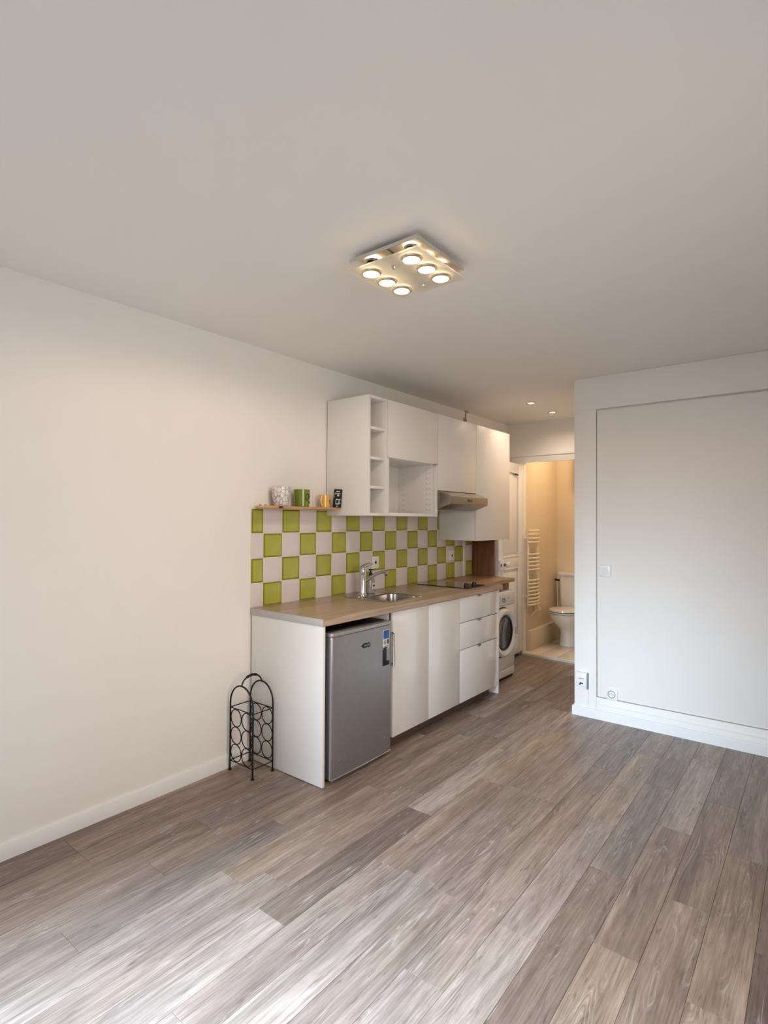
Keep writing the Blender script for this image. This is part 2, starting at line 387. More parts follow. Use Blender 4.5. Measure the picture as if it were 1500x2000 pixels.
# skirting boards
bm = new(); prism(bm, [(0, 0), (.014, 0), (.014, .066), (.008, .074), (0, .074)], 'y', YREAR, 2.118)
tag(obj('baseboard_left', bm, M['trimw']), 'low white skirting board along the plain left wall', kind='structure')
bm = new(); prism(bm, [(YR, 0), (YR - .016, 0), (YR - .016, .060), (YR - .010, .067), (YR, .067)], 'x', XR - .014, XE)
box(bm, (XR - .014, YR, 0), (XR, YB - .02, .067), .002)
tag(obj('baseboard_front', bm, M['trimw']), 'white skirting board under the panelled wall', kind='structure')

# doorway head moulding at the end of the hallway
bm = new()
prism(bm, [(YB, 2.07), (YB - .02, 2.07), (YB - .024, 2.10), (YB - .03, 2.115), (YB - .03, 2.128), (YB - .042, 2.136), (YB - .045, 2.152), (YB, 2.156)], 'x', .06, XR - .02)
tag(obj('trim_1', bm, M['trimw']), 'moulded white head casing over the bathroom doorway', kind='structure')
bm = new(); box(bm, (.10, YB - .022, 0), (BX - .004, YB, 2.07), .003)
tag(obj('trim_2', bm, M['trimw']), 'white side casing behind the open panelled door', kind='structure')

# ------------------------------------------------------------------ bathroom beyond the doorway
slab('wall_bathroom_left', (-.1, YB + .0605, 0), (BX, BY + .1, H), M['bathpaint'], 'cream bathroom wall carrying the towel radiator')
slab('wall_bathroom_back', (BX, BY, 0), (1.4, BY + .1, H), M['bathpaint'], 'cream bathroom wall behind the toilet')
slab('wall_bathroom_right', (1.30, YB + .0605, 0), (1.40, BY, H), M['bathpaint'], 'bathroom wall hidden behind the panelled wall stub')
bm = new(); box(bm, (BX, YB - .055, -.005), (1.30, BY, .022))
bfl = struct('floor_bathroom', bm, M['grout'], 'raised cream tiled bathroom floor with a step at the doorway')
for i in range(6):
    for (ya, yb) in ((YB - .058, 6.28), (6.282, BY)):
        a = BX + .001 + i * .19; b = min(a + .188, 1.299)
        bx('tile', (a, ya, .008), (b, yb, .030), M['bathtile'], bfl, .0015)
bm = new(); box(bm, (BX, YB + .065, .03), (BX + .055, BY - .001, .245), .004)
tag(obj('trim_3', bm, M['bathpaint']), 'low cream pipe boxing along the bathroom wall', kind='structure')
light('POINT', 'bathroom_ceiling_light', (.75, 6.0, 2.25), 8.2, (1.0, .74, .47), shadow_soft_size=.12)

# ------------------------------------------------------------------ tiled splashback (tiles belong to the left wall)
T = .152; YT = 2.2152; ZT = .897; g = .0042
bm = new(); box(bm, (0.0, 2.123, .9036), (.0066, 4.66, 1.507)); obj('grout', bm, M['grout'], wall_left, smooth=False)
tm = {}
def tile_obj(y0, y1, z0, z1, green):
    k = (round(y1 - y0, 4), round(z1 - z0, 4), green)
    if k not in tm:
        w, h = y1 - y0, z1 - z0; b = bmesh.new(); me = bpy.data.meshes.new('tile')
        def loop(d, x): return [b.verts.new((x, yy, zz)) for yy, zz in ((d, d), (w - d, d), (w - d, h - d), (d, h - d))]
        L0, L1, L2, L3 = loop(0, .001), loop(0, .0055), loop(.0035, .0075), loop(.009 if green else .006, .0082)
        for A, Bv in ((L0, L1), (L1, L2), (L2, L3)):
            for i in range(4):
                f = b.faces.new((A[i], A[(i + 1) % 4], Bv[(i + 1) % 4], Bv[i])); f.material_index = 1
        b.faces.new(L3); b.faces.new(L0[::-1]); bmesh.ops.recalc_face_normals(b, faces=b.faces[:]); b.to_mesh(me); b.free()
        me.shade_smooth(); me.set_sharp_from_angle(angle=math.radians(50))
        me.materials.append(M['tile_g'] if green else M['tile_w']); me.materials.append(M['tile_ge'] if green else M['tile_w']); tm[k] = me
    o = bpy.data.objects.new('tile', tm[k]); COL.objects.link(o); o.parent = wall_left; o.location = Vector((0.0015, y0, z0)) - ORIG['wall_left']
for col in range(0, 17):
    ya = 2.1245 if col == 0 else YT + (col - 1) * T + g / 2
    yb = YT + col * T - g / 2
    for row in range(4):
        za = max(ZT + row * T + g / 2, .9045); zb = ZT + (row + 1) * T - g / 2
        tile_obj(ya, yb, za, zb, (row + col) % 2 == 1)
for row in range(3):                                    # the narrow cut column beside the profile strip
    za = max(ZT + row * T + g / 2, .9045); zb = ZT + (row + 1) * T - g / 2
    tile_obj(4.70, 4.826, za, zb, row % 2 == 0)
bx('profile_strip', (0.0, 4.651, .905), (.013, 4.697, 1.505), M['plastic'], wall_left, .003)

# ------------------------------------------------------------------ lower kitchen run
ZC = .9031; ZB_ = .864; DC = .6185; YP = 2.1232
tag(bx('end_panel', (.016, YP + .002, .004), (.616, YP + .020, ZB_ - .001), M['carcass'], None, .0012), 'tall white end panel to the left of the silver fridge', 'panel')

def front(name, y0, y1, z0, z1, mat, parent, x0=.582, x1=.602):
    return bx(name, (x0, y0, z0), (x1, y1, z1), mat, parent, .0015)
def carcass(parent, y0, y1, z0, z1, x0=.012, x1=.562, th=.018, back=True, top=True):
    bx('side_panel', (x0, y0, z0), (x1, y0 + th, z1), M['carcass'], parent, .0008)
    bx('side_panel', (x0, y1 - th, z0), (x1, y1, z1), M['carcass'], parent, .0008)
    bx('bottom_panel', (x0, y0 + th, z0), (x1, y1 - th, z0 + th), M['carcass'], parent, .0008)
    if top: bx('top_panel', (x0, y0 + th, z1 - th), (x1, y1 - th, z1), M['carcass'], parent, .0008)
    if back: bx('back_panel', (x0, y0 + th, z0 + th), (x0 + .006, y1 - th, z1 - th), M['carcass'], parent, .0)

t = thing('base_cabinet', 'white double-door sink cabinet between the silver fridge and the drawers', 'cabinet', (.3, 3.17, 0))
carcass(t, 2.760, 3.580, .082, .862, top=False)
bm = new(); box(bm, (.53, 2.760, 0), (.546, 3.580, .081), .001); obj('plinth', bm, M['plinth'], t)
d = front('door', 2.760, 3.1610, .078, .858, M['gloss'], t)
bm = new()
tube(bm, [(.640, 2.720, .535), (.640, 2.720, .735)], .0065, 12)
obj('handle', bm, M['chrome'], d)
for zz in (.733, .540):
    bm = new(); tube(bm, [(.640, 2.720, zz), (.628, 2.736, zz), (.600, 2.757, zz)], .0045, 8); obj('handle_bracket', bm, M['black'], d)
d = front('door', 3.1690, 3.578, .078, .858, M['gloss'], t)
for yy in (3.150, 3.184):
    bx('edge_pull', (.596, yy - .012, .857), (.606, yy + .012, .8605), M['steel'], t, .0008)

t = thing('base_cabinet', 'white cabinet with three stacked drawers beside the washing machine', 'cabinet', (.3, 3.89, 0))
carcass(t, 3.584, 4.196, .082, .862)
bm = new(); box(bm, (.53, 3.584, 0), (.546, 4.15, .081), .001); obj('plinth', bm, M['plinth'], t)
for z0, z1 in ((.674, .858), (.4725, .669), (.078, .4675)):
    d = front('drawer', 3.5850, 4.1955, z0, z1, M['gloss'], t)
    bm = new(); box(bm, (.594, 3.845, z1 - .0005), (.613, 3.895, z1 + .002), .0005); box(bm, (.611, 3.845, z1 - .010), (.6135, 3.895, z1 + .002), .0005)
    obj('pull', bm, M['steel'], d)
tag(bx('end_panel', (.016, 4.1985, .004), (.606, 4.214, .862), M['carcass'], None, .0012), 'narrow white end panel between the drawers and the washing machine', 'panel')

# worktop with a real cut-out for the sink
SX0, SX1, SY0, SY1 = .095, .525, 2.835, 3.235
t = thing('worktop', 'long oak-look laminate worktop with a grey end edge', 'worktop', (.3, 3.19, ZB_))
bm = new()
Y1 = 4.258
for lo, hi in (((.009, YP + .0025), (DC, SY0 + .02)), ((.009, SY1 - .02), (DC, Y1)), ((.009, SY0 + .02), (SX0 + .02, SY1 - .02)), ((SX1 - .02, SY0 + .02), (DC, SY1 - .02))):
    box(bm, (lo[0], lo[1], ZB_), (hi[0], hi[1], ZC))
obj('top', bm, M['worktop'], t, smooth=False)
bx('edge_band', (.009, YP - .0005, ZB_ + .0003), (DC, YP + .0022, ZC - .0003), M['worktop_edge'], t, .0006)
bx('edge_band', (.02, Y1, ZB_ + .0003), (DC, Y1 + .002, ZC - .0003), M['worktop_edge'], t, .0006)

t = thing('worktop', 'short reddish wooden worktop extension above the washing machine', 'worktop', (.24, 4.54, .80))
bx('top', (.012, 4.262, .872), (.466, 4.818, .906), M['oldwood'], t, .003)
bx('fascia', (.395, 4.262, .803), (.415, 4.80, .871), M['brownwood'], t, .002)
bx('bracket', (.4155, 4.60, .835), (.424, 4.70, .871), M['black'], t, .001)
tag(bx('side_panel_board', (.008, 4.830, .0), (.246, 4.846, 1.262), M['brownwood'], None, .001), 'upright brown wooden board closing the worktop corner under the tall cabinet', 'board')

# sink, mixer tap, soap bottle
t = thing('sink', 'square stainless steel inset sink with rounded bowl', 'sink', (.31, 3.035, .74))
bm = new()
Z0 = ZC + .0006
def rl(x0, y0, x1, y1, r, z): return [(p[0], p[1], z) for p in rrect(x0, y0, x1, y1, r, 6)]
BX0, BX1, BY0, BY1 = .245, .505, 2.865, 3.205
loops = [rl(SX0, SY0, SX1, SY1, .055, Z0), rl(SX0 + .004, SY0 + .004, SX1 - .004, SY1 - .004, .052, Z0 + .005), rl(SX0 + .014, SY0 + .014, SX1 - .014, SY1 - .014, .045, Z0 + .0035),
         rl(BX0 - .006, BY0 - .006, BX1 + .002, BY1 + .006, .07, Z0 + .003), rl(BX0, BY0, BX1, BY1, .066, Z0 - .002), rl(BX0 + .012, BY0 + .012, BX1 - .012, BY1 - .012, .06, ZC - .14), rl(BX0 + .05, BY0 + .05, BX1 - .05, BY1 - .05, .04, ZC - .155)]
loft(bm, loops, cap0=False)
obj('bowl', bm, M['sinksteel'], t)
bm = new(); lathe(bm, [(.0, 0), (.035, 0), (.035, .004), (.02, .006), (0, .006)], (.375, 3.035, ZC - .1555), 24); obj('drain', bm, M['chrome'], t)
bm = new(); lathe(bm, [(0.0, 0), (.014, 0), (.014, .003), (0, .004)], (.20, 2.895, Z0 + .0035), 16); obj('overflow_cap', bm, M['steel'], t)
FX, FY = .172, 2.972
t = thing('mixer_tap', 'chrome single-lever mixer tap standing on the sink rim', 'tap', (FX, FY, Z0 + .0042))
zf = Z0 + .0042
bm = new(); lathe(bm, [(.0, 0), (.029, 0), (.029, .006), (.025, .012), (.0225, .02), (.0225, .148), (.0, .148)], (FX, FY, zf), 28); obj('body', bm, M['chrome'], t)
bm = new(); lathe(bm, [(.0, .0), (.0245, .0), (.0255, .012), (.0245, .038), (.017, .050), (0, .054)], (FX, FY, zf + .150), 28); h = obj('cartridge_cap', bm, M['chrome'], t)
bm = new()
tube(bm, [(FX - .004, FY - .012, zf + .190), (FX + .004, FY + .014, zf + .207), (FX + .014, FY + .05, zf + .217), (FX + .022, FY + .085, zf + .219)], [.016, .016, .010, .006], 12); obj('lever', bm, M['chrome'], t)
bm = new()
ex, ey = .235, 3.155
pts = []
for i in range(9):
    s = i / 8.0; pts.append((FX + .01 + (ex - FX - .01) * s, FY + .01 + (ey - FY - .01) * s, zf + .095 + .062 * math.sin(s * PI * .56)))
tube(bm, pts, .0118, 14); obj('spout', bm, M['chrome'], t)
bm = new(); lathe(bm, [(0, 0), (.0125, 0), (.0145, .004), (.0145, .028), (0, .030)], (ex, ey + .003, zf + .128), 20); obj('aerator', bm, M['chrome'], t)
t = thing('soap_bottle', 'clear pump soap bottle with dark blue cap behind the tap', 'bottle', (.133, 3.105, zf))
bm = new(); lathe(bm, [(0, 0.0), (.030, 0.0), (.034, .004), (.034, .085), (.030, .104), (.016, .118), (.012, .122), (0, .122)], (.133, 3.105, zf), 28, sx=.8); b = obj('bottle_body', bm, M['clear'], t)
bm = new(); lathe(bm, [(.0, .0), (.030, .0), (.030, .018), (0, .018)], (.133, 3.105, zf + .003), 24, sx=.8); obj('soap', bm, M['paper'], b)
bm = new(); lathe(bm, [(0, 0), (.014, 0), (.014, .02), (.008, .024), (.005, .045), (.0, .045)], (.133, 3.105, zf + .1225), 18); box(bm, (.128, 3.085, zf + .163), (.138, 3.125, zf + .175), .003); obj('pump', bm, M['bluecap'], t)
bm = new(); box(bm, (.158, 3.090, zf + .03), (.1625, 3.122, zf + .075), .001); lb = obj('label', bm, M['paper'], t)
bm = new(); box(bm, (.1626, 3.094, zf + .05), (.163, 3.118, zf + .060)); obj('label_print', bm, M['ink'], lb)

# hob
t = thing('hob', 'small two-zone black glass hob with two knobs', 'hob', (.3, 3.94, ZC))
zh = ZC + .0006
bm = new(); prism(bm, rrect(.062, 3.800, .545, 4.082, .008, 3), 'z', zh, zh + .006); obj('glass', bm, M['blackglass'], t)
bm = new(); tube(bm, [(p[0], p[1], zh + .0042) for p in rrect(.061, 3.799, .546, 4.083, .009, 3)], .0022, 6, closed=True); obj('rim', bm, M['black'], t)
for xx in (.17, .35):
    bm = new(); tube(bm, [(xx + .072 * math.cos(a * PI / 16), 3.941 + .072 * math.sin(a * PI / 16), zh + .0062) for a in range(32)], .0009, 4, closed=True); obj('cooking_zone', bm, M['greyplastic'], t)
for yy in (3.885, 4.018):
    bm = new(); lathe(bm, [(0, 0), (.021, 0), (.021, .004), (.018, .006), (.0165, .026), (.014, .028), (0, .028)], (.480, yy, zh + .0062), 22); k = obj('knob', bm, M['black'], t)
    bx('knob_grip', (.478, yy - .0155, zh + .034), (.482, yy + .0155, zh + .0375), M['greyplastic'], k, .0006)

# fridge in its bay
t = thing('fridge', 'silver under-counter fridge with blue sticker and dark sides', 'fridge', (.34, 2.435, 0))
FY0, FY1 = 2.176, 2.712
bx('cabinet', (.06, FY0 + .002, .018), (.560, FY1 - .006, .805), M['darkvoid'], t, .006)
bx('top_lid', (.06, FY0 + .001, .806), (.575, FY1 - .005, .822), M['black'], t, .003)
bm = new(); prism(bm, [(.578, FY0), (.622, FY0), (.629, FY0 + .012), (.632, FY0 + .10), (.633, (FY0 + FY1) / 2), (.632, FY1 - .10), (.629, FY1 - .012), (.622, FY1), (.578, FY1)], 'z', .028, .796, .002)
door = obj('door', bm, M['fridge'], t)
bm = new(); prism(bm, [(.578, FY0 - .001), (.626, FY0 - .001), (.634, FY0 + .012), (.637, (FY0 + FY1) / 2), (.634, FY1 - .012), (.626, FY1 + .001), (.578, FY1 + .001)], 'z', .7975, .819, .005)
obj('door_cap', bm, M['fridgecap'], t)
bm = new(); box(bm, (.561, FY0 + .006, .03), (.577, FY1 - .008, .80), .002); obj('door_seal', bm, M['black'], t)
bm = new(); tube(bm, [(.624, FY0 - .0005, .03), (.624, FY0 - .0005, .79)], .0035, 8); obj('edge_trim', bm, M['fridgecap'], t)
bm = new(); tube(bm, [(.628, FY0 + .004, .0275), (.634, (FY0 + FY1) / 2, .0275), (.628, FY1 - .004, .0275)], .0035, 8); obj('edge_trim', bm, M['fridgecap'], t)
bm = new(); box(bm, (.6305, 2.622, .556), (.637, 2.655, .668), .003); box(bm, (.6305, 2.655, .556), (.6365, 2.682, .582), .003); obj('handle_recess', bm, M['black'], door)
st = bx('sticker', (.6335, 2.618, .655), (.6352, 2.682, .772), M['paper'], door, .0003)
bm = new(); prism(bm, rrect(2.622, .718, 2.678, .769, .008, 3), 'x', .6353, .6358); obj('sticker_print', bm, M['blue'], st)
bm = new()
for (a, b, c, d_) in ((2.626, 2.650, .704, .707), (2.626, 2.652, .696, .699), (2.626, 2.649, .688, .691), (2.660, 2.674, .686, .712), (2.630, 2.672, .671, .674), (2.636, 2.664, .662, .6655)):
    box(bm, (.6353, a, c), (.6357, b, d_))
obj('sticker_print', bm, M['ink'], st)
bm = new(); prism(bm, [(2.420, .711), (2.440, .697), (2.496, .697), (2.500, .702), (2.500, .719), (2.496, .722), (2.440, .724)], 'x', .6325, .6350); lg = obj('badge', bm, M['ink'], door)
bm = new()
for i in range(6):
    a = 2.445 + i * .0088
    box(bm, (.6350, a, .7045), (.6362, a + .003, .7155), .0004); box(bm, (.6350, a + .003, .7045 + (i % 2) * .008), (.6362, a + .0068, .7075 + (i % 2) * .008), .0004)
obj('badge_lettering', bm, M['chrome'], lg)
bm = new()
for y0 in (2.24, 2.40, 2.60):
    for q in range(5):
        box(bm, (.6310, y0 + q * .012, .118 + (q % 2) * .006), (.6330, y0 + q * .012 + .006, .122 + (q % 2) * .006))
obj('scuff_marks', bm, M['fridgecap'], door)['kind'] = 'stuff'
for zz in (.50, .70):
    bm = new(); cyl(bm, (.585, FY0 - .006, zz), (.585, FY0 + .001, zz), .004); obj('hinge_screw', bm, M['chrome'], t)
for yy in (FY0 + .04, FY1 - .05):
    bm = new(); cyl(bm, (.53, yy, 0), (.53, yy, .0185), .02, .016); obj('foot', bm, M['black'], t)
bm = new(); box(bm, (.50, FY0 + .002, .003), (.575, FY1 - .004, .0275), .003); obj('kickplate', bm, M['black'], t)

# washing machine
t = thing('washing_machine', 'white front-loading washing machine with dark round door', 'washing machine', (.24, 4.53, 0))
WY0, WY1, WX = 4.272, 4.806, .470
bx('body', (.02, WY0, .028), (WX - .012, WY1, .800), M['appl'], t, .008)
bm = new(); box(bm, (WX - .0125, WY0 + .001, .105), (WX, WY1 - .001, .676), .006); obj('front_panel', bm, M['appl'], t)
bm = new(); box(bm, (WX - .0125, WY0 + .001, .030), (WX - .001, WY1 - .001, .101), .005); kp = obj('kick_panel', bm, M['appl'], t)
bm = new(); cyl(bm, (WX - .002, 4.70, .085), (WX + .001, 4.70, .085), .006); obj('filter_cap', bm, M['applgrey'], kp)
bm = new(); prism(bm, [(WX - .0125, .679), (WX + .004, .679), (WX + .002, .772), (WX - .004, .792), (WX - .0125, .799)], 'y', WY0 + .001, WY1 - .001, .003); cp = obj('control_panel', bm, M['appl'], t)
bm = new(); lathe(bm, [(0, 0), (.030, 0), (.030, .003), (.022, .004), (.020, .020), (.016, .023), (0, .023)], (WX + .003, 4.565, .725), 24, axis=(1, 0, 0)); obj('dial', bm, M['chrome'], cp)
for yy in (4.655, 4.675):
    bx('button', (WX + .002, yy, .722), (WX + .006, yy + .008, .748), M['applgrey'], cp, .001)
bx('detergent_drawer_line', (WX + .0025, 4.63, .700), (WX + .0045, 4.79, .7025), M['applgrey'], cp, .0005)
PC = (WX - .002, 4.545, .440)
bm = new(); lathe(bm, [(.156, .006), (.160, .034), (.176, .048), (.196, .050), (.210, .040), (.216, .020), (.214, .0005), (.156, .0005), (.156, .006)], PC, 48, axis=(1, 0, 0), close=False); dr = obj('door_ring', bm, M['appl'], t)
bm = new(); lathe(bm, [(.214, .0022), (.226, .0022), (.226, .0), (.214, .0), (.214, .0022)], PC, 48, axis=(1, 0, 0), close=False); obj('door_shade_ring', bm, M['ink'], t)  # flat black ring, paints the shade around the porthole door
bm = new(); lathe(bm, [(0, .010), (.05, .012), (.12, .022), (.157, .032), (.1575, .004), (0, .003)], PC, 40, axis=(1, 0, 0)); gl = obj('door_glass', bm, M['portglass'], t)
bm = new(); lathe(bm, [(.134, .0285), (.143, .034), (.150, .0335), (.150, .028)], PC, 40, axis=(1, 0, 0), close=False); obj('door_glass_rim', bm, M['black'], gl)
bx('handle_recess', (WX + .044, 4.715, .412), (WX + .050, 4.735, .47), M['applgrey'], dr, .002)
for xx in (.07, .42):
    for yy in (WY0 + .05, WY1 - .05):
        bm = new(); cyl(bm, (xx, yy, 0), (xx, yy, .029), .022, .018); obj('foot', bm, M['black'], t)
bm = new(); box(bm, (WX - .03, WY0 + .08, .002), (WX - .015, WY1 - .012, .0275), .001); obj('base_rail', bm, M['black'], t)

# ------------------------------------------------------------------ wall cabinets
ZT2, ZL = 2.266, 1.468
t = thing('wall_cabinet', 'narrow open white shelf unit at the left end of the wall cabinets', 'cabinet', (.2, 2.87, ZL))
carcass(t, 2.7696, 2.9675, ZL, ZT2, .012, .390)
for z in (2.052, 1.852, 1.658):
    bx('shelf', (.019, 2.788, z - .009), (.386, 2.949, z + .009), M['carcass'], t, .0008)
t2 = thing('pot', 'small steel pot at the bottom of the open shelf unit', 'pot', (.335, 2.812, ZL + .0185))
bm = new(); lathe(bm, [(0, 0), (.020, 0), (.022, .003), (.022, .030), (.020, .032), (.0, .032)], (.335, 2.812, ZL + .0185), 22); obj('pot_body', bm, M['steel'], t2)
bm = new(); lathe(bm, [(0, 0), (.007, 0), (.009, .006), (.006, .012), (0, .013)], (.335, 2.812, ZL + .0508), 14); obj('lid_knob', bm, M['black'], t2)

t = thing('wall_cabinet', 'white wall cabinet with one flap door above an empty open niche', 'cabinet', (.2, 3.285, ZL))
Ya, Yb_ = 2.9705, 3.602
carcass(t, Ya, Yb_, ZL, ZT2, .012, .356)
bx('middle_shelf', (.019, Ya + .018, 1.868), (.371, Yb_ - .018, 1.886), M['carcass'], t, .0008)
bx('front_edge', (.3565, Ya, ZL), (.390, Ya + .018, 1.867), M['carcass'], t, .0008)
bx('front_edge', (.3565, Yb_ - .018, ZL), (.390, Yb_, 1.867), M['carcass'], t, .0008)
bx('front_edge', (.3565, Ya + .018, ZL), (.390, Yb_ - .018, ZL + .022), M['carcass'], t, .0008)
d = bx('flap_door', (.3735, Ya + .003, 1.870), (.391, Yb_ - .002, ZT2), M['matfront'], t, .0012)
bx('pull', (.386, Yb_ - .055, 1.866), (.400, Yb_ - .006, 1.8705), M['steel'], d, .001)
bx('back_strip', (.0185, Ya + .019, ZL + .019), (.021, Ya + .20, 1.866), M['matfront'], t, .0)
bm = new()
for i in range(9):
    for xx in (.075, .300, .330):
        z = 1.52 + i * .041
        cyl(bm, (xx, Yb_ - .0182, z), (xx, Yb_ - .0188, z), .0026, n=8)
for xx, z in ((.035, 1.50), (.022, 1.515), (.035, 1.53)): cyl(bm, (xx, Yb_ - .0182, z), (xx, Yb_ - .0188, z), .0026, n=8)
obj('shelf_pin_holes', bm, M['ink'], t, smooth=False)['kind'] = 'stuff'

t = thing('wall_cabinet', 'white single-door wall cabinet directly above the cooker hood', 'cabinet', (.2, 3.91, 1.672))
carcass(t, 3.605, 4.2105, 1.672, ZT2, .012, .3725)
bx('door', (.3735, 3.6070, 1.672), (.391, 4.2085, ZT2), M['matfront'], t, .0012)
t = thing('wall_cabinet', 'tall white wall cabinet at the right end, reaching lowest', 'cabinet', (.2, 4.54, 1.266))
carcass(t, 4.2145, 4.862, 1.266, ZT2, .012, .3725)
bx('door', (.3735, 4.2145, 1.264), (.391, 4.862, ZT2), M['matfront'], t, .0012)

# cooker hood
t = thing('cooker_hood', 'slim steel cooker hood jutting out under the wall cabinets', 'hood', (.25, 3.91, 1.524))
bm = new(); prism(bm, [(.012, 1.524), (.385, 1.524), (.502, 1.566), (.502, 1.627), (.393, 1.668), (.012, 1.668)], 'y', 3.608, 4.209, .002); hb = obj('hood_body', bm, M['hoodsteel'], t)
cpn = bx('control_panel', (.5022, 3.875, 1.588), (.505, 3.945, 1.606), M['black'], t, .0008)
for i in range(4): bx('button', (.5051, 3.880 + i * .016, 1.593), (.507, 3.890 + i * .016, 1.600), M['greyplastic'], cpn, .0004)
bm = new(); box(bm, (.06, 3.64, 1.5205), (.36, 4.18, 1.5238), .001); obj('filter', bm, M['steel'], t)

# pipe stub above the cabinets
t = thing('pipe', 'thin brownish gas pipe with valve rising above the wall cabinets', 'pipe', (.12, 4.50, ZT2))
bm = new(); tube(bm, [(.12, 4.50, ZT2), (.12, 4.50, 2.458)], .0065, 10); obj('riser', bm, M['brass'], t)
bm = new(); tube(bm, [(.12, 4.490, 2.464), (.12, 4.55, 2.456)], .0065, 10); obj('valve_handle', bm, M['brass'], t)
bm = new(); cyl(bm, (.12, 4.50, ZT2 + .09), (.12, 4.50, ZT2 + .12), .012); obj('joint', bm, M['brass'], t)
bm = new(); cyl(bm, (.12, 4.47, ZT2 + .0005), (.12, 4.47, ZT2 + .13), .006); obj('side_pipe', bm, M['brass'], t)

# ------------------------------------------------------------------ wooden shelf and what stands on it
t = thing('wall_shelf', 'small raw pine shelf board above the green and white tiles', 'shelf', (.07, 2.46, 1.500))
bm = new(); prism(bm, [(.0105, 2.158), (.118, 2.084), (.138, 2.086), (.146, 2.108), (.146, 2.765), (.0105, 2.765)], 'z', 1.5065, 1.5215, .002); sh = obj('board', bm, M['shelfwood'], t)
bm = new(); lathe(bm, [(0, 0), (.020, 0), (.017, .0015), (0, .002)], (.1462, 2.235, 1.514), 18, axis=(1, 0, 0), sx=1.0, sy=.35); obj('knot', bm, M['bark'], sh)
for yy in (2.108, 2.15):
    bm = new(); cyl(bm, (.118, yy, 1.5216), (.10, yy, 1.527), .004); obj('screw', bm, M['steel'], t)
bx('cleat', (.0, 2.17, 1.5065), (.0100, 2.76, 1.5216), M['shelfwood'], t, .001)
ZS = 1.5218
def arc_handle(bm, c, r, dirv, z, rr=.0048, sq=1.0):
    pts = []
    for i in range(11):
        a = -PI / 2 + PI * i / 10
        q = Vector(c) + Vector(dirv) * (r * math.cos(a)) + Vector((0, 0, r * math.sin(a) * sq)); pts.append((q.x, q.y, z + q.z))
    tube(bm, pts, rr, 10)
t = thing('mug', 'large tapered white mug with a fine grey floral print', 'mug', (.085, 2.288, ZS), group='mugs on the pine shelf')
c = (.085, 2.288, ZS)
bm = new(); lathe(bm, [(0, 0), (.040, 0), (.044, .004), (.054, .055), (.058, .118), (.0555, .118), (.051, .055), (.040, .008), (0, .007)], c, 32); obj('cup', bm, M['floral'], t)
bm = new(); arc_handle(bm, (.045, 2.345, .066), .026, (-.62, .78, 0), ZS, .0055, 1.2); obj('handle', bm, M['whiteglaze'], t)
t = thing('mug', 'olive green mug with a black curly motif', 'mug', (.085, 2.462, ZS), group='mugs on the pine shelf')
c = (.085, 2.462, ZS)
bm = new(); lathe(bm, [(0, 0), (.044, 0), (.047, .003), (.051, .06), (.0525, .111), (.050, .111), (.048, .06), (.043, .007), (0, .006)], c, 32); cu = obj('cup', bm, M['greenmug'], t)
bm = new(); arc_handle(bm, (.050, 2.500, .058), .026, (-.68, .73, 0), ZS, .005, 1.2); obj('handle', bm, M['greenmug'], t)
def on_cup(c, R, ang, z, lift=.0008): return (c[0] + (R + lift) * math.cos(ang), c[1] + (R + lift) * math.sin(ang), c[2] + z)
bm = new()
a0 = .10
tube(bm, [on_cup(c, .0512, a0 + .36 * math.cos(x), .062 + .020 * math.sin(x)) for x in [k * PI / 9 - .2 for k in range(15)]], .0028, 6)
tube(bm, [on_cup(c, .0512, a0 + .18 + .14 * math.cos(x), .060 + .009 * math.sin(x)) for x in [k * PI / 6 for k in range(11)]], .0022, 6)
tube(bm, [on_cup(c, .0505, a0 + .25 + .05 * k, .035 - .004 * k) for k in range(4)], .003, 6)
obj('motif', bm, M['ink'], cu)
t = thing('mug', 'small yellow mug with a white handle', 'mug', (.085, 2.672, ZS), group='mugs on the pine shelf')
c = (.085, 2.672, ZS)
bm = new(); lathe(bm, [(0, 0), (.034, 0), (.036, .002), (.036, .083), (.034, .083), (.034, .006), (0, .005)], c, 28); cu = obj('cup', bm, M['yellowmug'], t)
bm = new(); arc_handle(bm, (.095, 2.640, .044), .025, (.38, -.92, 0), ZS, .0048, 1.25); obj('handle', bm, M['whiteglaze'], t)
bm = new(); tube(bm, [on_cup(c, .036, .55 + .22 * math.cos(x), .042 + .011 * math.sin(x)) for x in [k * PI / 6 for k in range(10)]], .002, 6); tube(bm, [on_cup(c, .036, .62, .03 - .003 * k) for k in range(3)], .002, 6); obj('motif', bm, M['ink'], cu)
# blister card leaning on the cabinet side
t = thing('battery_card', 'black blister card with white print leaning at the end of the shelf', 'card', (.10, 2.742, ZS))
MAT = Matrix.Translation((.124, 2.750, ZS)) @ Matrix.Rotation(math.radians(21), 4, 'Z') @ Matrix.Rotation(math.radians(-3), 4, 'X') @ Matrix.Rotation(math.radians(4), 4, 'Y')
def card_part(name, x0, z0, x1, z1, d, mat, parent, r=.002):
    m = bmesh.new(); mm = bmesh.new(); prism(mm, rrect(x0, z0, x1, z1, r, 3), 'y', -d, 0.0); add(m, mm, MAT); return obj(name, m, mat, parent)
cd = card_part('card', -.030, .0005, .030, .127, .0015, M['ink'], t, .005)
for q in ((-.012, .108, .014, .114), (-.022, .095, .020, .099), (-.004, .078, .010, .090), (-.012, .022, .016, .060), (.018, .052, .024, .060), (-.006, .006, .006, .014), (.018, .028, .023, .036)):
    card_part('print', *q, .0022, M['paper'], cd, .001)
card_part('print', -.026, .066, -.020, .100, .0022, M['greenmug'], cd, .001)
card_part('battery', -.006, .030, .010, .052, .004, M['ink'], cd, .003)

